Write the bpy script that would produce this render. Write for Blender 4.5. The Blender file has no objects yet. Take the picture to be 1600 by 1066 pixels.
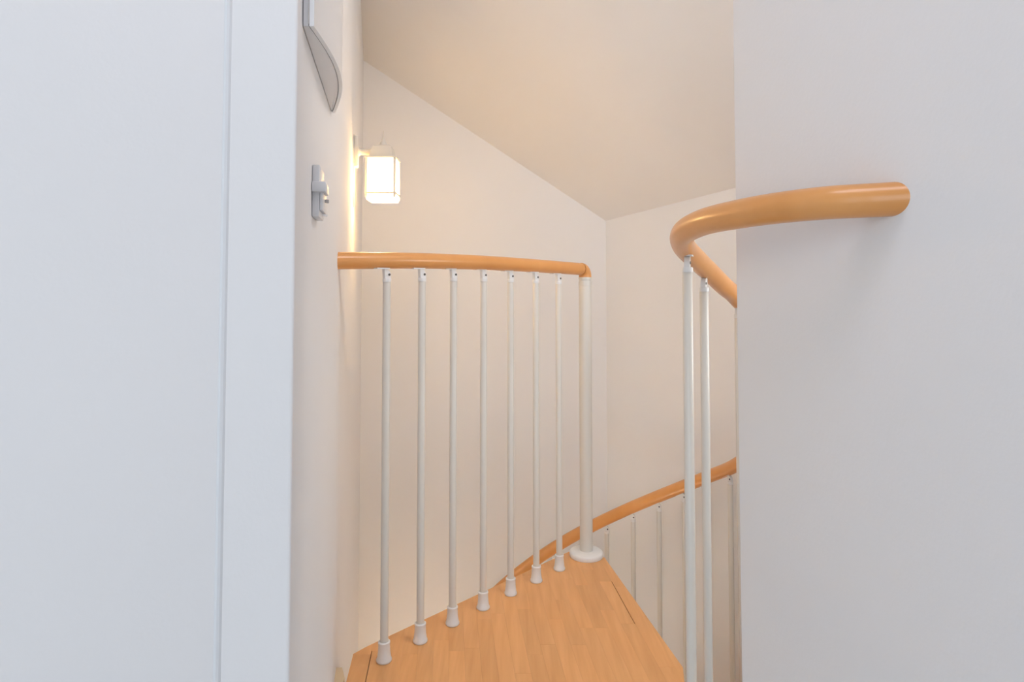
import bpy, bmesh, math, random
from mathutils import Vector, Matrix
random.seed(7)
C = bpy.context.scene.collection
SC = bpy.context.scene
EYE = 0.906          # eye height above the landing (landing top is z = 0)

# ------------------------------------------------------------ camera
cam_d = bpy.data.cameras.new('camera'); cam = bpy.data.objects.new('camera', cam_d); C.objects.link(cam)
cam.location = (0, 0, EYE)
cam.rotation_euler = (math.radians(90 + 2.2), 0, 0)
cam_d.sensor_fit = 'HORIZONTAL'; cam_d.sensor_width = 36.0
cam_d.lens = 36.0 * 1000 / 1600
cam_d.shift_y = -(533 - 407.6) / 1600
cam_d.clip_start = 0.02
SC.camera = cam
# ------------------------------------------------------------ world and exposure
w = bpy.data.worlds.new('sky'); SC.world = w; w.use_nodes = True
bg = w.node_tree.nodes['Background']; bg.inputs[0].default_value = (0.72, 0.83, 1.0, 1); bg.inputs[1].default_value = 0.5
SC.view_settings.view_transform = 'Standard'; SC.view_settings.look = 'None'
SC.view_settings.gamma = 1; SC.view_settings.use_curve_mapping = False
SC.view_settings.exposure = 0.0
def area(name, loc, target, sx, sy, power, col):
    l = bpy.data.lights.new(name, 'AREA'); l.shape = 'RECTANGLE'; l.size = sx; l.size_y = sy; l.energy = power; l.color = col
    o = bpy.data.objects.new(name, l); C.objects.link(o); o.location = loc
    o.rotation_euler = (Vector(target) - Vector(loc)).to_track_quat('-Z', 'Y').to_euler()
    return o
# daylight through the big window of the room behind the camera
area('daylight', (-0.55, -2.02, 1.22), (-0.55, 0, 1.12), 1.75, 2.0, 43, (0.80, 0.89, 0.97))
# added fill lights without fittings: over the room, in and below the stairwell
area('room_top_fill', (0.05, 0.35, 2.44), (0.05, 0.35, 0), 0.7, 0.5, 6.5, (0.86, 0.82, 0.92))  # added overhead fill, no lamp modelled there
area('stair_side_fill', (1.12, 1.42, 0.95), (-0.5, 1.55, 0.75), 0.30, 0.30, 3.2, (0.95, 0.95, 0.93))  # added fill from the right, brightens the left and back walls
area('stair_upper_fill', (0.66, 1.22, 2.02), (-0.15, 1.6, 0.7), 0.40, 0.40, 8.8, (0.98, 0.94, 0.92))  # added fill high in the stairwell, the ceiling has no opening here
area('lower_well_fill', (-0.15, 2.1, -1.35), (-0.15, 2.1, -3), 0.6, 1.0, 47, (0.84, 0.97, 1.0))  # added fill from below, lifts the lower stairwell walls

# ------------------------------------------------------------ materials
def mat(name, col, rough=0.5, bump=0.0, bscale=200, spec=0.5, metal=0.0, var=0.0):
    m = bpy.data.materials.new(name); m.use_nodes = True
    n = m.node_tree.nodes; L = m.node_tree.links; b = n['Principled BSDF']
    b.inputs['Base Color'].default_value = (*col, 1); b.inputs['Roughness'].default_value = rough
    b.inputs['Metallic'].default_value = metal
    b.inputs['Specular IOR Level'].default_value = spec
    tc = n.new('ShaderNodeTexCoord')
    if bump:
        t = n.new('ShaderNodeTexNoise'); t.inputs['Scale'].default_value = bscale; t.inputs['Detail'].default_value = 4
        L.new(tc.outputs['Object'], t.inputs['Vector'])
        bp = n.new('ShaderNodeBump'); bp.inputs['Strength'].default_value = bump; bp.inputs['Distance'].default_value = 0.002
        L.new(t.outputs['Fac'], bp.inputs['Height']); L.new(bp.outputs[0], b.inputs['Normal'])
    if var:
        t2 = n.new('ShaderNodeTexNoise'); t2.inputs['Scale'].default_value = 3.0; t2.inputs['Detail'].default_value = 3
        L.new(tc.outputs['Object'], t2.inputs['Vector'])
        r = n.new('ShaderNodeValToRGB')
        r.color_ramp.elements[0].position = 0.3; r.color_ramp.elements[1].position = 0.7
        r.color_ramp.elements[0].color = (*[c * (1 - var) for c in col], 1); r.color_ramp.elements[1].color = (*col, 1)
        L.new(t2.outputs['Fac'], r.inputs[0]); L.new(r.outputs[0], b.inputs['Base Color'])
    return m

def wood(name, light, dark, rough=0.35, stretch=(30, 30, 2), rot=0.0, rnd=0.0, coat=0.2):
    m = bpy.data.materials.new(name); m.use_nodes = True
    n = m.node_tree.nodes; L = m.node_tree.links; b = n['Principled BSDF']
    tc = n.new('ShaderNodeTexCoord'); mp = n.new('ShaderNodeMapping')
    mp.inputs['Scale'].default_value = stretch; mp.inputs['Rotation'].default_value = (0, 0, rot)
    oi = n.new('ShaderNodeObjectInfo')
    add = n.new('ShaderNodeVectorMath'); add.operation = 'ADD'
    mul = n.new('ShaderNodeVectorMath'); mul.operation = 'SCALE'; mul.inputs['Scale'].default_value = 40
    comb = n.new('ShaderNodeCombineXYZ'); L.new(oi.outputs['Random'], comb.inputs[0]); L.new(oi.outputs['Random'], comb.inputs[1])
    L.new(comb.outputs[0], mul.inputs[0])
    L.new(tc.outputs['Object'], mp.inputs['Vector']); L.new(mp.outputs[0], add.inputs[0]); L.new(mul.outputs[0], add.inputs[1])
    t = n.new('ShaderNodeTexNoise'); t.inputs['Scale'].default_value = 1.0; t.inputs['Detail'].default_value = 6
    L.new(add.outputs[0], t.inputs['Vector'])
    r = n.new('ShaderNodeValToRGB'); r.color_ramp.elements[0].position = 0.3; r.color_ramp.elements[1].position = 0.72
    r.color_ramp.elements[0].color = (*dark, 1); r.color_ramp.elements[1].color = (*light, 1)
    L.new(t.outputs['Fac'], r.inputs[0])
    h = n.new('ShaderNodeHueSaturation')
    mr = n.new('ShaderNodeMapRange'); mr.inputs['To Min'].default_value = 1 - rnd; mr.inputs['To Max'].default_value = 1 + rnd
    L.new(oi.outputs['Random'], mr.inputs['Value']); L.new(mr.outputs[0], h.inputs['Value'])
    L.new(r.outputs[0], h.inputs['Color']); L.new(h.outputs[0], b.inputs['Base Color'])
    b.inputs['Roughness'].default_value = rough
    b.inputs['Coat Weight'].default_value = coat; b.inputs['Coat Roughness'].default_value = 0.15
    return m

M = {}
M['wall'] = mat('white_wall_paint', (0.84, 0.825, 0.815), 0.85, bump=0.12, bscale=140, spec=0.2, var=0.015)
M['ceil'] = mat('white_ceiling_paint', (0.84, 0.82, 0.80), 0.9, bump=0.08, bscale=120, spec=0.15, var=0.02)
M['casing'] = mat('white_gloss_casing', (0.80, 0.81, 0.82), 0.45, spec=0.4, var=0.01)
M['metal'] = mat('white_lacquered_metal', (0.70, 0.665, 0.60), 0.32, spec=0.5, bump=0.02, bscale=300)
M['plast'] = mat('white_plastic_fitting', (0.80, 0.79, 0.77), 0.4, bump=0.02, bscale=300)
M['screw'] = mat('dark_steel_screw', (0.12, 0.11, 0.10), 0.4, metal=0.8)
M['slot'] = mat('dark_slot', (0.50, 0.47, 0.45), 0.6)
M['box'] = mat('pale_grey_shell', (0.80, 0.79, 0.79), 0.35, bump=0.02, bscale=200)
M['boxf'] = mat('pale_grey_front', (0.80, 0.80, 0.80), 0.3, bump=0.02, bscale=200)
M['switch'] = mat('grey_white_switch', (0.72, 0.72, 0.73), 0.4, bump=0.02, bscale=200)
M['rail'] = wood('beech_handrail', (0.80, 0.37, 0.115), (0.72, 0.31, 0.085), 0.32, (9, 9, 2.5), coat=0.3)
M['tread'] = wood('beech_stave', (0.80, 0.42, 0.165), (0.70, 0.34, 0.12), 0.42, (60, 4, 20), rot=0.1, rnd=0.06, coat=0.12)
M['tile'] = mat('pale_grey_floor', (0.66, 0.68, 0.71), 0.5, bump=0.05, bscale=90, var=0.05)
M['pale'] = wood('pale_wood_strip', (0.72, 0.60, 0.42), (0.62, 0.49, 0.32), 0.6, (60, 4, 20))
M['lower'] = mat('lower_floor_laminate', (0.50, 0.36, 0.24), 0.5, var=0.2)

def glass_mat():
    m = bpy.data.materials.new('lantern_glass'); m.use_nodes = True
    n = m.node_tree.nodes; L = m.node_tree.links; n.clear()
    o = n.new('ShaderNodeOutputMaterial'); tr = n.new('ShaderNodeBsdfTransparent'); tl = n.new('ShaderNodeBsdfTranslucent')
    gl = n.new('ShaderNodeBsdfGlossy'); gl.inputs['Roughness'].default_value = 0.15
    tl.inputs['Color'].default_value = (1, 0.97, 0.92, 1)
    a = n.new('ShaderNodeMixShader'); a.inputs[0].default_value = 0.45
    b = n.new('ShaderNodeMixShader'); b.inputs[0].default_value = 0.06
    nz = n.new('ShaderNodeTexNoise'); nz.inputs['Scale'].default_value = 60
    bp = n.new('ShaderNodeBump'); bp.inputs['Strength'].default_value = 0.3; L.new(nz.outputs['Fac'], bp.inputs['Height']); L.new(bp.outputs[0], gl.inputs['Normal'])
    L.new(tr.outputs[0], a.inputs[1]); L.new(tl.outputs[0], a.inputs[2]); L.new(a.outputs[0], b.inputs[1]); L.new(gl.outputs[0], b.inputs[2]); L.new(b.outputs[0], o.inputs[0])
    return m
M['glass'] = glass_mat()
def pane_mat():
    m = bpy.data.materials.new('window_glass'); m.use_nodes = True
    n = m.node_tree.nodes; L = m.node_tree.links; n.clear()
    o = n.new('ShaderNodeOutputMaterial'); tr = n.new('ShaderNodeBsdfTransparent'); gl = n.new('ShaderNodeBsdfGlossy'); gl.inputs['Roughness'].default_value = 0.02
    fr = n.new('ShaderNodeFresnel'); a = n.new('ShaderNodeMixShader')
    L.new(fr.outputs[0], a.inputs[0]); L.new(tr.outputs[0], a.inputs[1]); L.new(gl.outputs[0], a.inputs[2]); L.new(a.outputs[0], o.inputs[0])
    return m
M['pane'] = pane_mat()
def bulb_mat():
    m = bpy.data.materials.new('lit_bulb'); m.use_nodes = True
    n = m.node_tree.nodes; b = n['Principled BSDF']
    b.inputs['Emission Color'].default_value = (1.0, 0.68, 0.34, 1); b.inputs['Emission Strength'].default_value = 20
    return m
M['bulb'] = bulb_mat()

# ------------------------------------------------------------ helpers
def link(name, bm, m, parent=None, smooth=False, recalc=True):
    if recalc: bmesh.ops.recalc_face_normals(bm, faces=bm.faces)
    me = bpy.data.meshes.new(name); bm.to_mesh(me); bm.free(); me.materials.append(m)
    if smooth:
        for p in me.polygons: p.use_smooth = True
    o = bpy.data.objects.new(name, me); C.objects.link(o)
    if parent: o.parent = parent
    return o
def autosmooth(o, ang=40):
    me = o.data
    bm = bmesh.new(); bm.from_mesh(me)
    for e in bm.edges:
        if len(e.link_faces) == 2 and e.calc_face_angle(0) > math.radians(ang): e.smooth = False
    for f in bm.faces: f.smooth = True
    bm.to_mesh(me); bm.free(); return o
def tag(o, label=None, cat=None, group=None, kind=None):
    if label: o['label'] = label
    if cat: o['category'] = cat
    if group: o['group'] = group
    if kind: o['kind'] = kind
    return o
def empty(name, loc, rz=0):
    o = bpy.data.objects.new(name, None); C.objects.link(o); o.location = loc; o.rotation_euler = (0, 0, rz); o.empty_display_size = 0.05
    return o
def prism(bm, poly, z0, z1):
    """poly: list of (x,y); z0, z1 numbers or lists"""
    n = len(poly)
    a = [bm.verts.new((p[0], p[1], z0 if not isinstance(z0, list) else z0[i])) for i, p in enumerate(poly)]
    b = [bm.verts.new((p[0], p[1], z1 if not isinstance(z1, list) else z1[i])) for i, p in enumerate(poly)]
    bm.faces.new(a[::-1]); bm.faces.new(b)
    for i in range(n):
        j = (i + 1) % n
        bm.faces.new((a[i], a[j], b[j], b[i]))
def box(bm, x0, x1, y0, y1, z0, z1, bev=0.0):
    r = bmesh.ops.create_cube(bm, size=1)
    for v in r['verts']:
        v.co = Vector(((x0 + x1) / 2 + v.co.x * (x1 - x0), (y0 + y1) / 2 + v.co.y * (y1 - y0), (z0 + z1) / 2 + v.co.z * (z1 - z0)))
    if bev:
        es = list({e for v in r['verts'] for e in v.link_edges})
        bmesh.ops.bevel(bm, geom=es, offset=bev, segments=2, affect='EDGES', profile=0.5)
def lathe(bm, prof, seg=24, cx=0, cy=0, cz=0):
    rings = []
    for r, z in prof:
        if r < 1e-6: rings.append([bm.verts.new((cx, cy, cz + z))])
        else: rings.append([bm.verts.new((cx + r * math.cos(2 * math.pi * k / seg), cy + r * math.sin(2 * math.pi * k / seg), cz + z)) for k in range(seg)])
    for A, B in zip(rings, rings[1:]):
        for k in range(seg):
            j = (k + 1) % seg
            if len(A) == 1 and len(B) == 1: continue
            if len(A) == 1: bm.faces.new((A[0], B[j], B[k]))
            elif len(B) == 1: bm.faces.new((A[k], A[j], B[0]))
            else: bm.faces.new((A[k], A[j], B[j], B[k]))
    if len(rings[0]) > 1: bm.faces.new(rings[0][::-1])
    if len(rings[-1]) > 1: bm.faces.new(rings[-1])
def catmull(P, n=10):
    P = [Vector(p) for p in P]; Q = [P[0] * 2 - P[1]] + P + [P[-1] * 2 - P[-2]]; out = []
    for i in range(1, len(Q) - 2):
        p0, p1, p2, p3 = Q[i - 1:i + 3]
        # centripetal parameterisation keeps bends smooth
        t0 = 0; t1 = t0 + (p1 - p0).length ** .5; t2 = t1 + (p2 - p1).length ** .5; t3 = t2 + (p3 - p2).length ** .5
        for k in range(n):
            t = t1 + (t2 - t1) * k / n
            A1 = p0 * ((t1 - t) / (t1 - t0)) + p1 * ((t - t0) / (t1 - t0)); A2 = p1 * ((t2 - t) / (t2 - t1)) + p2 * ((t - t1) / (t2 - t1)); A3 = p2 * ((t3 - t) / (t3 - t2)) + p3 * ((t - t2) / (t3 - t2))
            B1 = A1 * ((t2 - t) / (t2 - t0)) + A2 * ((t - t0) / (t2 - t0)); B2 = A2 * ((t3 - t) / (t3 - t1)) + A3 * ((t - t1) / (t3 - t1))
            out.append(B1 * ((t2 - t) / (t2 - t1)) + B2 * ((t - t1) / (t2 - t1)))
    out.append(P[-1]); return out
def tube(bm, pts, r, seg=28, cap_round=0.0):
    pts = [Vector(p) for p in pts]; n = len(pts); rings = []
    for i, p in enumerate(pts):
        t = (pts[min(i + 1, n - 1)] - pts[max(i - 1, 0)]).normalized()
        side = t.cross(Vector((0, 0, 1)))
        if side.length < 0.05: side = tube.side
        side.normalize(); tube.side = side
        up = side.cross(t).normalized()
        rr = r if not callable(r) else r(i / (n - 1))
        rings.append([bm.verts.new(p + side * (rr * math.cos(2 * math.pi * k / seg)) + up * (rr * math.sin(2 * math.pi * k / seg))) for k in range(seg)])
    for A, B in zip(rings, rings[1:]):
        for k in range(seg):
            j = (k + 1) % seg; bm.faces.new((A[k], A[j], B[j], B[k]))
    bm.faces.new(rings[0][::-1]); bm.faces.new(rings[-1])
def clip(poly, nx, ny, d):
    """keep nx*x + ny*y <= d"""
    out = []
    for i in range(len(poly)):
        a = poly[i]; b = poly[(i + 1) % len(poly)]
        da = nx * a[0] + ny * a[1] - d; db = nx * b[0] + ny * b[1] - d
        if da <= 0: out.append(a)
        if (da < 0 < db) or (db < 0 < da):
            t = da / (da - db); out.append((a[0] + (b[0] - a[0]) * t, a[1] + (b[1] - a[1]) * t))
    return out

# ------------------------------------------------------------ the setting
ZMAX = 2.50; ZLOW = -2.64
def ceil_z(x, y): return min(ZMAX, 0.304 - 0.525 * (x - 0.4427) - 0.5455 * (y - 3.011) + EYE)
def wall(name, p, q, thick, z0, z1=None, m=None, bev=0):
    """interior face runs p -> q, body lies to the left of that direction"""
    p = Vector((*p, 0)); q = Vector((*q, 0)); d = (q - p).normalized(); nrm = Vector((-d.y, d.x, 0)) * thick
    N = 1 if z1 is not None else 14
    bm = bmesh.new(); cols = []
    for k in range(N + 1):
        a = p.lerp(q, k / N); b = a + nrm
        za = (ceil_z(a.x, a.y) + 0.012) if z1 is None else z1
        zb = za
        cols.append([bm.verts.new((a.x, a.y, z0)), bm.verts.new((a.x, a.y, za)), bm.verts.new((b.x, b.y, zb)), bm.verts.new((b.x, b.y, z0))])
    for A, B in zip(cols, cols[1:]):
        for k in range(4):
            j = (k + 1) % 4; bm.faces.new((A[k], B[k], B[j], A[j]))
    bm.faces.new(cols[0]); bm.faces.new(cols[-1][::-1])
    if bev:
        es = [e for e in bm.edges if abs(e.verts[0].co.x - e.verts[1].co.x) < 1e-5 and abs(e.verts[0].co.y - e.verts[1].co.y) < 1e-5 and (e.verts[0].co.xy - p.xy).length < thick * 1.01]
        bmesh.ops.bevel(bm, geom=es, offset=bev, segments=3, affect='EDGES', profile=0.5)
    o = link(name, bm, m or M['wall']); o['kind'] = 'structure'; return o

WL0 = (-0.2766, 0.8135); WL1 = (-0.658, 2.80); WB1 = (0.4427, 3.011); WR1 = (1.15, 2.104)
PR0 = (0.3952, 1.130)                       # stairwell end of the right partition
def partition_pt(y): return (PR0[0] - 0.192 * (y - PR0[1]), y)
wall('wall_left', WL0, WL1, 0.10, ZLOW, bev=0.004)
wall('wall_back', (WL1[0], WL1[1]), WB1, 0.10, ZLOW)
wall('wall_back_right', WB1, WR1, 0.10, ZLOW)
wall('wall_stair_right', WR1, (1.15, 0.95), 0.10, ZLOW)
# right partition between the room and the stairwell
bm = bmesh.new(); a = PR0; b = partition_pt(-1.9)
prism(bm, [a, (a[0] + 0.12, a[1]), (b[0] + 0.12, b[1]), b], -0.25, ZMAX + 0.012)
es = [e for e in bm.edges if all((v.co.xy - Vector(a)).length < 1e-4 for v in e.verts)]
bmesh.ops.bevel(bm, geom=es, offset=0.004, segments=3, affect='EDGES', profile=0.5)
o = link('wall_right', bm, M['wall']); o['kind'] = 'structure'
# below the room floor the stairwell is closed towards the camera
wall('wall_stair_front', (1.15, 0.95), (-0.30, 0.95), 0.08, ZLOW, -0.21)
# the near left wall return beside the camera
wall('wall_near_left', (-0.3570, 0.7960), (-1.45, 0.20), -0.10, -0.2, ZMAX, bev=0.005)
wall('wall_room_left', (-1.40, -1.9), (-1.40, 0.55), 0.10, -0.2, ZMAX)
bm = bmesh.new(); prism(bm, [(-0.3630, 0.7945), (-0.3612, 0.7925), (-0.3585, 0.7922), (-0.3560, 0.7945), (-0.3545, 0.7990), (-0.3600, 0.8010)], -0.2, ZMAX)
o = link('trim_1', bm, M['casing']); o['kind'] = 'structure'
# rear wall with its window opening
bm = bmesh.new()
wx0, wx1, wz0, wz1 = -1.36, 0.30, 0.12, 2.26
for (x0, x1, z0, z1) in ((-1.5, wx0, -0.2, ZMAX), (wx1, 1.2, -0.2, ZMAX), (wx0, wx1, -0.2, wz0), (wx0, wx1, wz1, ZMAX)):
    box(bm, x0, x1, -1.98, -1.88, z0, z1)
o = link('wall_rear', bm, M['wall']); o['kind'] = 'structure'
bm = bmesh.new()
for (x0, x1, z0, z1) in ((wx0, wx0 + .05, wz0, wz1), (wx1 - .05, wx1, wz0, wz1), (wx0, wx1, wz0, wz0 + .05), (wx0, wx1, wz1 - .05, wz1), (-0.56, -0.50, wz0, wz1)):
    box(bm, x0, x1, -1.95, -1.90, z0, z1, 0.004)
win = link('window_1', bm, M['casing']); win['kind'] = 'structure'
for x0, x1 in ((wx0 + .05, -0.56), (-0.50, wx1 - .05)):
    bm = bmesh.new(); box(bm, x0, x1, -1.929, -1.923, wz0 + .05, wz1 - .05); link('pane', bm, M['pane'], win)
# upper floor up to the landing
bm = bmesh.new()
prism(bm, [(-1.5, -1.98), (1.1, -1.98), (0.52, 1.10), (0.52, 1.40), (0.392, 1.40), (0.389, 1.468), (-0.430, 1.468), (-0.300, 0.83), (-0.37, 0.815), (-1.5, 0.60)], -0.20, 0.0)
o = link('floor', bm, M['tile']); o['kind'] = 'structure'
bm = bmesh.new(); box(bm, -0.9, 1.35, 0.8, 3.2, ZLOW - 0.1, ZLOW)
o = link('floor_lower', bm, M['lower']); o['kind'] = 'structure'
# ceiling: flat over the room, sloping down over the stairwell
R = [(-1.6, -2.1), (1.35, -2.1), (1.35, 3.3), (-1.6, 3.3)]
dflat = (0.304 + 0.525 * 0.4427 + 0.5455 * 3.011 + EYE - ZMAX)
flat = clip(R, 0.525, 0.5455, dflat); slope = clip(R, -0.525, -0.5455, -dflat)
bm = bmesh.new()
prism(bm, flat, ZMAX, ZMAX + 0.06)
zz = [ceil_z(*p) for p in slope]; prism(bm, slope, zz, [z + 0.06 for z in zz])
o = link('ceiling', bm, M['ceil']); o['kind'] = 'structure'

# ------------------------------------------------------------ landing of laminated staves
LP = [(-0.376, 1.47), (-0.3904, 1.61), (-0.3659, 1.6407), (0.1844, 2.2055), (0.215, 2.232), (0.285, 2.222), (0.3086, 2.1647), (0.4055, 1.5546), (0.388, 1.47)]
landing = empty('stair_landing', (0, 1.8, 0))
tag(landing, 'triangular beech landing of glued staves below the straight balustrade', 'landing')
U0 = -0.186; W = 0.0384
for k in range(-6, 20):
    u0 = U0 + W * k; u1 = u0 + W
    y = 1.40 + random.uniform(-0.3, 0.0)
    brk = [1.40, 1.75, 1.995, 2.40]
    if k == 17: y = brk[0]
    while y < 2.35:
        y1 = y + random.uniform(0.22, 0.46) if k != 17 else brk[brk.index(y) + 1]
        g0 = 0.0016 if abs(u0 - U0) < 1e-4 and y < 1.62 else 0.0
        g1 = 0.0020 if (k == 17 and 1.72 < (y + y1) / 2 < 2.02) else 0.0
        P = clip(LP, -1, -0.1, -(u0 + g0 + 0.00008)); P = clip(P, 1, 0.1, u1 - g1 - 0.00008) if len(P) > 2 else []
        P = clip(P, 0, -1, -(y + 0.00008)) if len(P) > 2 else []; P = clip(P, 0, 1, y1 - 0.00008) if len(P) > 2 else []
        y = y1
        if len(P) < 3: continue
        ar = abs(sum(P[i][0] * P[(i + 1) % len(P)][1] - P[(i + 1) % len(P)][0] * P[i][1] for i in range(len(P)))) / 2
        if ar < 2e-5: continue
        bm = bmesh.new(); prism(bm, [(p[0], p[1] - 1.8) for p in P], -0.04, -random.uniform(0, 0.00015))
        bmesh.ops.remove_doubles(bm, verts=bm.verts, dist=1e-5)
        link('stave', bm, M['tread'], landing)
# pale packing strip in the gap beside the left wall
bm = bmesh.new()
prism(bm, [(-0.4025, 1.46), (-0.3835, 1.46), (-0.392, 1.535), (-0.4085, 1.575), (-0.4225, 1.575)], -0.035, -0.012)
o = link('packing_strip', bm, M['pale']); tag(o, 'thin pale wood strip between the landing and the left wall', 'wood strip')
for xy in ((-0.399, 1.512), (-0.395, 1.492)):
    bm = bmesh.new(); lathe(bm, [(0.0016, -0.0125), (0.0016, -0.0112), (0, -0.011)], 8, *xy); link('nail', bm, M['screw'], o)

# ------------------------------------------------------------ spiral staircase under the landing
PX, PY = 0.2492, 2.182
stair = empty('spiral_staircase', (PX, PY, ZLOW))
tag(stair, 'spiral staircase of wooden winder treads round a white steel column', 'staircase')
bm = bmesh.new(); lathe(bm, [(0.10, 0), (0.10, 0.012), (0.045, 0.02), (0.045, -ZLOW - 0.045)], 32)
autosmooth(link('center_column', bm, M['metal'], stair))
for n in range(1, 12):
    a0 = -87 + 37 * (n - 1) - (0 if n == 1 else 6 if n == 2 else 3); a1 = -87 + 37 * n - (6 if n == 1 else 0)
    z = -0.22 * n - ZLOW
    if z < 0.1: break
    rr = 0.80 if n == 1 else 0.66
    pts = [(0.05 * math.cos(math.radians(a0 - 60)), 0.05 * math.sin(math.radians(a0 - 60)))]
    for k in range(7):
        a = math.radians(a0 + (a1 - a0) * k / 6); pts.append((rr * math.cos(a), rr * math.sin(a)))
    pts.append((0.05 * math.cos(math.radians(a1 + 60)), 0.05 * math.sin(math.radians(a1 + 60))))
    bm = bmesh.new(); prism(bm, pts, z - 0.04, z)
    link('tread', bm, M['tread'], stair)

# ------------------------------------------------------------ railings
def mesh_of(bm, m, ang=40):
    o = autosmooth(link('tmp', bm, m), ang); me = o.data; bpy.data.objects.remove(o); return me
bm = bmesh.new()
lathe(bm, [(0.0172, 0), (0.0186, 0.002), (0.0186, 0.005), (0.0166, 0.009), (0.0148, 0.022), (0.0138, 0.040), (0.0145, 0.042), (0.0145, 0.046), (0.0128, 0.0475), (0.0104, 0.0475), (0.0104, 0.038)], 28)
CUP = mesh_of(bm, M['plast'])
def bracket_mesh(slope):
    """pivot at rod top (0,0,0); plate runs back along -x under the rail; slope = dz/dx of the rail"""
    bm = bmesh.new()
    lathe(bm, [(0.0105, -0.006), (0.0108, -0.004), (0.0108, 0.002), (0.0098, 0.004)], 20)
    # curved neck, a flat tongue leaning back to the plate
    prof = [(-0.0085, 0.003), (0.0085, 0.003), (0.0085, 0.012), (0.006, 0.019), (0.001, 0.024), (-0.006, 0.0265), (-0.010, 0.0265), (-0.0095, 0.019)]
    A = [bm.verts.new((x, -0.0055, z)) for x, z in prof]; B = [bm.verts.new((x, 0.0055, z)) for x, z in prof]
    bm.faces.new(A); bm.faces.new(B[::-1])
    for i in range(len(A)):
        j = (i + 1) % len(A); bm.faces.new((A[i], B[i], B[j], A[j]))
    x0, x1 = -0.032, 0.003; zc = 0.0262
    vs = []
    for (x, y) in ((x0, -0.0095), (x1, -0.0095), (x1, 0.0095), (x0, 0.0095)):
        vs.append((bm.verts.new((x, y, zc + slope * x)), bm.verts.new((x, y, zc + 0.0028 + slope * x))))
    bm.faces.new([v[0] for v in vs][::-1]); bm.faces.new([v[1] for v in vs])
    for i in range(4):
        j = (i + 1) % 4; bm.faces.new((vs[i][0], vs[j][0], vs[j][1], vs[i][1]))
    return mesh_of(bm, M['plast'], 30)
bm = bmesh.new(); lathe(bm, [(0.0030, 0), (0.0030, 0.0012), (0.0018, 0.0018), (0, 0.0018)], 12)
bmesh.ops.rotate(bm, verts=bm.verts, cent=(0, 0, 0), matrix=Matrix.Rotation(math.radians(90), 3, 'X'))
SCREW = mesh_of(bm, M['screw'])
RODS = {}; BRK = {}
def baluster(parent, x, y, z0, zrail, ang, slope=0.0, rr=0.0205, r=0.0098, side=1):
    """rod from z0 to just below the rail centre line; ang = rail direction in plan"""
    top = zrail - rr - 0.0275
    L = round(top - z0, 3)
    if (L, r) not in RODS:
        bm = bmesh.new(); lathe(bm, [(r, 0.004), (r, L - 0.004), (r - 0.0008, L - 0.003)], 20); RODS[(L, r)] = mesh_of(bm, M['metal'])
    sl = round(slope, 2)
    if sl not in BRK: BRK[sl] = bracket_mesh(sl)
    rod = bpy.data.objects.new('baluster', RODS[(L, r)]); C.objects.link(rod); rod.parent = parent
    rod.location = (x - parent.location.x, y - parent.location.y, z0 - parent.location.z)
    cup = bpy.data.objects.new('foot_cup', CUP); C.objects.link(cup); cup.parent = rod
    br = bpy.data.objects.new('bracket', BRK[sl]); C.objects.link(br); br.parent = rod; br.location = (0, 0, L); br.rotation_euler = (0, 0, ang)
    sc = bpy.data.objects.new('screw', SCREW); C.objects.link(sc); sc.parent = rod
    lx, ly = 0.0035, -0.0055 * side
    sc.location = (lx * math.cos(ang) - ly * math.sin(ang), lx * math.sin(ang) + ly * math.cos(ang), L + 0.0125)
    sc.rotation_euler = (0, 0, ang + (0 if side > 0 else math.pi))
    return rod

# --- straight balustrade on the landing, left wall to newel
lr = empty('landing_balustrade', (0, 1.9, 0))
tag(lr, 'straight beech-topped balustrade with seven white balusters from left wall to newel', 'railing')
rp = [(-0.425, 1.494, 0.9637), (-0.25, 1.655, 0.9697), (-0.09, 1.82, 0.9706), (0.06, 1.98, 0.9674), (0.2315, 2.163, 0.961)]
bm = bmesh.new(); tube(bm, [(p.x, p.y - 1.9, p.z) for p in catmull(rp, 10)], 0.0205)
hr = autosmooth(link('handrail', bm, M['rail'], lr), 50)
d = Vector((0.655, 0.755, 0)).normalized(); P = Vector((PX, PY, 0.961)); arc = []
for k in range(11):
    t = math.radians(90 * k / 10); arc.append(P - d * 0.0235 + d * 0.0235 * math.sin(t) + Vector((0, 0, -0.0235 + 0.0235 * math.cos(t))))
arc = [arc[0] - d * 0.0001] + arc + [arc[-1] - Vector((0, 0, 0.004))]
bm = bmesh.new(); tube(bm, [(p.x, p.y - 1.9, p.z) for p in arc], 0.0212)
el = autosmooth(link('elbow', bm, M['rail'], lr), 50)
el['label'] = 'rounded wooden elbow turning down onto the newel'
for (x, y) in ((-0.3089, 1.5805), (-0.2336, 1.6650), (-0.1594, 1.7490), (-0.0810, 1.8330), (-0.0038, 1.9150), (0.0746, 1.9970), (0.1511, 2.0784)):
    # find rail height above
    zr = min(catmull(rp, 20), key=lambda p: (p.x - x) ** 2 + (p.y - y) ** 2).z
    baluster(lr, x, y, 0, zr, math.atan2(0.6, 0.655), rr=0.0205)
bm = bmesh.new()
lathe(bm, [(0.0215, 0.015), (0.0215, 0.905), (0.0225, 0.9055), (0.0225, 0.918), (0.0205, 0.9185), (0.0205, 0.925), (0.0222, 0.9255), (0.0222, 0.9335)], 32, PX, PY - 1.9)
npst = autosmooth(link('newel_post', bm, M['metal'], lr), 30)
bm = bmesh.new()
lathe(bm, [(0.0555, 0), (0.0565, 0.002), (0.0565, 0.011), (0.0545, 0.015), (0.050, 0.0175), (0.030, 0.0195), (0.0215, 0.0195)], 40, PX, PY - 1.9)
bd = autosmooth(link('base_disc', bm, M['plast'], lr), 35)
bd['label'] = 'round white base disc of the newel'

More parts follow.
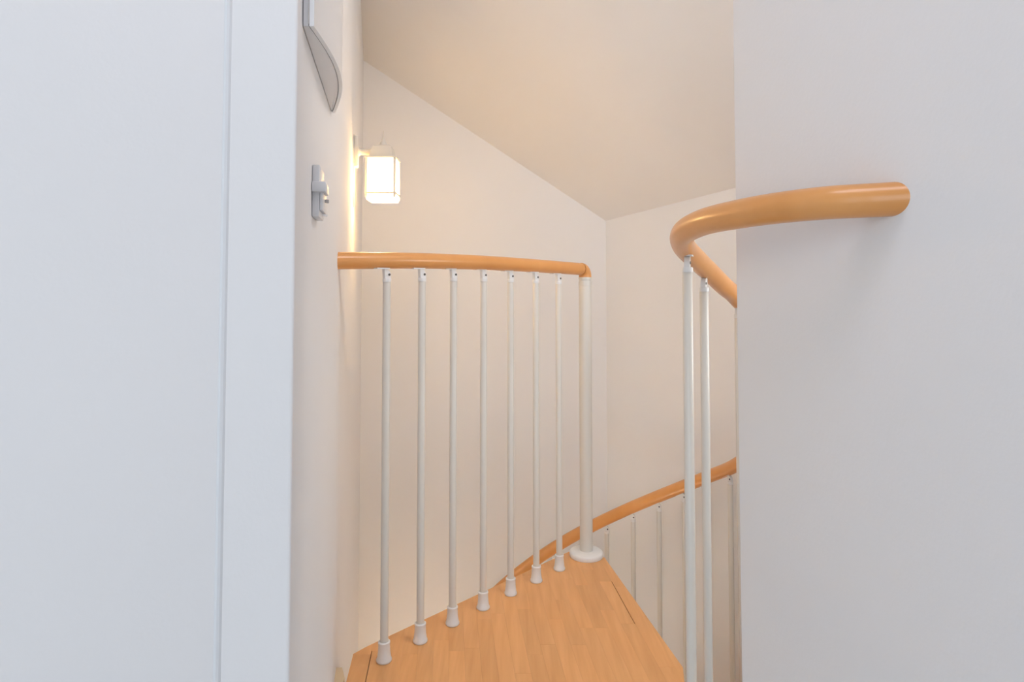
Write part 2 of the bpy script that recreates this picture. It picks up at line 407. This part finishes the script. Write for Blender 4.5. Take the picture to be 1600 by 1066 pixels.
# --- curved balustrade: right wall, round the opening and down the spiral
cr = empty('stair_balustrade', (0.6, 1.9, 0))
tag(cr, 'curved beech handrail from the right wall winding down the stairwell on white balusters', 'railing')
HX, HY, HR = 0.25, 2.13, 0.596
def hel_z(a): return EYE - 0.6496 - (a - 20.6) * 0.00585
near = [(0.487, 0.762, 0.1049), (0.463, 0.777, 0.1049), (0.437, 0.793, 0.1052), (0.4057, 0.815, 0.1057), (0.366, 0.874, 0.1062), (0.3365, 0.954, 0.1060), (0.3165, 1.055, 0.1045), (0.3120, 1.155, 0.0960), (0.3420, 1.275, 0.0800), (0.4063, 1.400, 0.0540),
        (0.4700, 1.505, 0.0260), (0.5308, 1.600, -0.003), (0.5900, 1.685, -0.031)]
rail_pts = [(x, y, z + EYE) for x, y, z in near]
for a, z in ((-35, -0.17), (-18, -0.33), (0, -0.50)):
    rail_pts.append((HX + HR * math.cos(math.radians(a)), HY + HR * math.sin(math.radians(a)), z + EYE))
a = 20.6
while a < 320:
    rail_pts.append((HX + HR * math.cos(math.radians(a)), HY + HR * math.sin(math.radians(a)), hel_z(a))); a += 12
cp = catmull(rail_pts, 8)
def rr_fn(t): return 0.0213
bm = bmesh.new(); tube(bm, [(p.x - .6, p.y - 1.9, p.z) for p in cp], lambda t: 0.0208 + 0.0027 * min(1, t * 3), 32)
autosmooth(link('handrail', bm, M['rail'], cr), 50)
def rail_at(x, y, zref):
    best = min(range(1, len(cp) - 1), key=lambda i: (cp[i].x - x) ** 2 + (cp[i].y - y) ** 2 + 0.3 * (cp[i].z - zref) ** 2)
    t = cp[best + 1] - cp[best - 1]; h = math.hypot(t.x, t.y)
    return cp[best].z, math.atan2(t.y, t.x), t.z / h
def tread_z(a): return -0.22 * (math.floor((a + 87) / 37) + 1)
for (x, y, z0, r) in ((0.3480, 1.270, 0, 0.0098), (0.4360, 1.455, -0.22, 0.0098)):
    z, an, sl = rail_at(x, y, 0.97)
    bl = baluster(cr, x, y, z0, z, an + math.pi, 0, rr=0.021, r=r, side=-1)
x, y = 0.5960, 1.690; z, an, sl = rail_at(x, y, 0.87); baluster(cr, x, y, -0.22, z, an + math.pi, 0, rr=0.021, side=-1)
for i in range(-11, 23):
    a = 75.9 + 10.5 * i
    if a < -42: continue
    x = HX + HR * math.cos(math.radians(a)); y = HY + HR * math.sin(math.radians(a))
    if a < 20: z = rail_at(x, y, EYE - 0.33)[0]
    else: z = hel_z(a)
    tz = tread_z(a)
    if tz < ZLOW + 0.05: tz = ZLOW
    baluster(cr, x, y, tz, z, math.radians(a - 90), 0.00585 * 57.3 / HR, rr=0.0255, r=0.0095, side=1)

# ------------------------------------------------------------ wall lantern
LT = math.atan2(0.192, 1)               # wall tilt in plan
lx, ly, lz = -0.1204 - 0.192 * 2.08, 2.08, EYE + 0.346
lan = empty('wall_lantern', (lx, ly, lz), LT)      # local +x points away from the wall, +y along the wall away from camera
tag(lan, 'lit white wall lantern with square glass cage and pointed cap on left wall', 'wall lamp')
bm = bmesh.new()
prof = [(0.0, 0.150), (0.016, 0.140), (0.020, 0.10), (0.024, 0.095), (0.030, 0.05), (0.022, 0.035), (0.018, 0.0), (0.010, -0.06), (0.0, -0.092)]
vs = []
full = [(y, z) for y, z in prof] + [(-y, z) for y, z in prof[-2:0:-1]]
A = [bm.verts.new((0.0005, y, z)) for y, z in full]; B = [bm.verts.new((0.005, y * .9, z * .98)) for y, z in full]
bm.faces.new(A); bm.faces.new(B[::-1])
for i in range(len(A)):
    j = (i + 1) % len(A); bm.faces.new((A[i], B[i], B[j], A[j]))
link('backplate', bm, M['metal'], lan)
bm = bmesh.new(); box(bm, 0.004, 0.017, -0.021, 0.021, 0.040, 0.142, 0.004)
autosmooth(link('mounting_boss', bm, M['metal'], lan), 35)
CX = 0.096
bm = bmesh.new()
arm = catmull([(0.015, 0, 0.0925), (0.022, 0, 0.0925), (0.030, 0, 0.0925), (0.045, 0, 0.0925), (0.070, 0, 0.0925)], 6)
tube(bm, arm, lambda t: 0.0115 + 0.012 * max(0, 1 - t * 2.6) ** 2, 16)
autosmooth(link('arm', bm, M['metal'], lan), 50)
# cage turned slightly on its arm
RT = Matrix.Rotation(math.radians(-10), 4, 'Z')
def cage(o): o.matrix_local = Matrix.Translation((CX, 0, 0)) @ RT; return o
def sqlathe(bm, prof, rot=45):
    """square-section lathe: prof = (half width, z)"""
    rings = []
    for h, z in prof: rings.append([bm.verts.new((sx * h, sy * h, z)) for sx, sy in ((1, 1), (-1, 1), (-1, -1), (1, -1))])
    for A, B in zip(rings, rings[1:]):
        for k in range(4):
            j = (k + 1) % 4; bm.faces.new((A[k], A[j], B[j], B[k]))
    bm.faces.new(rings[0][::-1]); bm.faces.new(rings[-1])
bm = bmesh.new()
sqlathe(bm, [(0.050, 0.067), (0.051, 0.068), (0.051, 0.071), (0.038, 0.073), (0.034, 0.095), (0.030, 0.109), (0.025, 0.113), (0.013, 0.115)])
roof = cage(link('cap', bm, M['metal'], lan))
bm = bmesh.new(); lathe(bm, [(0.013, 0.113), (0.011, 0.124), (0.0065, 0.131), (0.0070, 0.135), (0.0040, 0.140), (0.0018, 0.150), (0.0012, 0.164), (0.0, 0.168)], 16)
autosmooth(link('finial', bm, M['metal'], roof), 40)
G = 0.0455
for sx in (-1, 1):
    for sy in (-1, 1):
        bm = bmesh.new(); box(bm, sx * G - 0.0035, sx * G + 0.0035, sy * G - 0.0035, sy * G + 0.0035, -0.062, 0.0685, 0.0008)
        cage(link('frame_bar', bm, M['metal'], lan))
for k, (sx, sy) in enumerate(((0, -1), (0, 1), (-1, 0), (1, 0))):
    bm = bmesh.new()
    if sx == 0: box(bm, -G + 0.003, G - 0.003, sy * G - 0.001, sy * G + 0.001, -0.044, 0.067)
    else: box(bm, sx * G - 0.001, sx * G + 0.001, -G + 0.003, G - 0.003, -0.044, 0.067)
    cage(link('glass_pane', bm, M['glass'], lan))
bm = bmesh.new()
for (x0, x1, y0, y1) in ((-.0500, .0500, -.0500, -.0437), (-.0500, .0500, .0437, .0500), (-.0500, -.0437, -.0437, .0437), (.0437, .0500, -.0437, .0437)):
    box(bm, x0, x1, y0, y1, -0.0505, -0.0445)
cage(link('lower_rim', bm, M['metal'], lan))
bm = bmesh.new()
box(bm, -0.0445, 0.0445, -0.0445, 0.0445, -0.070, -0.066, 0.001)
cage(link('glass_tray', bm, M['glass'], lan))
bm = bmesh.new()
for (x0, x1, y0, y1) in ((-.0455, .0455, -.0455, -.0435), (-.0455, .0455, .0435, .0455), (-.0455, -.0435, -.0435, .0435), (.0435, .0455, -.0435, .0435)):
    box(bm, x0, x1, y0, y1, -0.066, -0.0495)
cage(link('tray_side', bm, M['glass'], lan))
bm = bmesh.new(); lathe(bm, [(0.0, -0.022), (0.012, -0.018), (0.022, -0.006), (0.025, 0.008), (0.021, 0.022), (0.013, 0.036), (0.012, 0.044)], 20)
bulb = cage(autosmooth(link('bulb', bm, M['bulb'], lan), 60))
bm = bmesh.new(); lathe(bm, [(0.014, 0.044), (0.015, 0.048), (0.015, 0.068)], 16)
cage(autosmooth(link('socket', bm, M['plast'], lan), 40))
pl = bpy.data.lights.new('bulb_light', 'POINT'); pl.energy = 8.2; pl.color = (1.0, 0.63, 0.24); pl.shadow_soft_size = 0.025
po = bpy.data.objects.new('bulb_light', pl); C.objects.link(po)
po.parent = lan; po.location = (CX, 0, -0.034)

# ------------------------------------------------------------ surface-mounted switch
sw = empty('light_switch', (-0.1204 - 0.192 * 0.975, 0.975, EYE + 0.106), LT)
tag(sw, 'small greyish surface-mounted light switch on left wall before the lantern', 'switch')
bm = bmesh.new(); box(bm, 0.0003, 0.0115, 0.008, 0.078, 0.0, 0.081, 0.002); autosmooth(link('back_box', bm, M['switch'], sw), 35)
bm = bmesh.new(); box(bm, 0.0115, 0.0165, 0.010, 0.070, 0.010, 0.052, 0.0015); autosmooth(link('cover', bm, M['switch'], sw), 35)
bm = bmesh.new(); box(bm, 0.0003, 0.0215, 0.0, 0.050, 0.038, 0.054, 0.002); autosmooth(link('rocker', bm, M['switch'], sw), 35)
bm = bmesh.new(); box(bm, 0.0165, 0.0225, 0.044, 0.048, 0.026, 0.032, 0.001); link('pilot_light', bm, M['slot'], sw)
bm = bmesh.new(); prism(bm, [(0.0115, 0.05), (0.019, 0.06), (0.018, 0.064), (0.0115, 0.056)], 0.006, 0.009); link('clip', bm, M['switch'], sw)

# ------------------------------------------------------------ bow-fronted box high on the left wall
bx = empty('wall_box', (-0.1204 - 0.192 * 0.854, 0.854, EYE + 0.353), LT)
tag(bx, 'pale grey bow-fronted box fixed high on the left wall, cut by the top edge', 'wall box')
LB = 0.447
def bow(t):  # protrusion along the length
    s = t / LB
    return 0.0155 + (0.0365 - 0.0155) * math.sin(min(1, s / 0.46) * math.pi / 2) if s < 0.46 else 0.008 + (0.0365 - 0.008) * math.cos((s - 0.46) / 0.54 * math.pi / 2)
ts = [LB * k / 24 for k in range(25)]
bm = bmesh.new(); poly = [(0.001, 0.004)] + [(bow(t) - 0.0075, max(0.004, min(t, LB - 0.004))) for t in ts[0:25]] + [(0.001, LB - 0.004)]
prism(bm, poly, 0.0, 0.30); autosmooth(link('body', bm, M['box'], bx), 30)
bm = bmesh.new(); poly = [(bow(t) - 0.006, t) for t in ts] + [(bow(t), t) for t in reversed(ts)]
prism(bm, poly, -0.001, 0.301); autosmooth(link('front_panel', bm, M['boxf'], bx), 30)
bm = bmesh.new(); poly = [(bow(t) - 0.0078, t) for t in ts] + [(bow(t) - 0.0058, t) for t in reversed(ts)]
prism(bm, poly, 0.002, 0.298); link('joint', bm, M['slot'], bx)
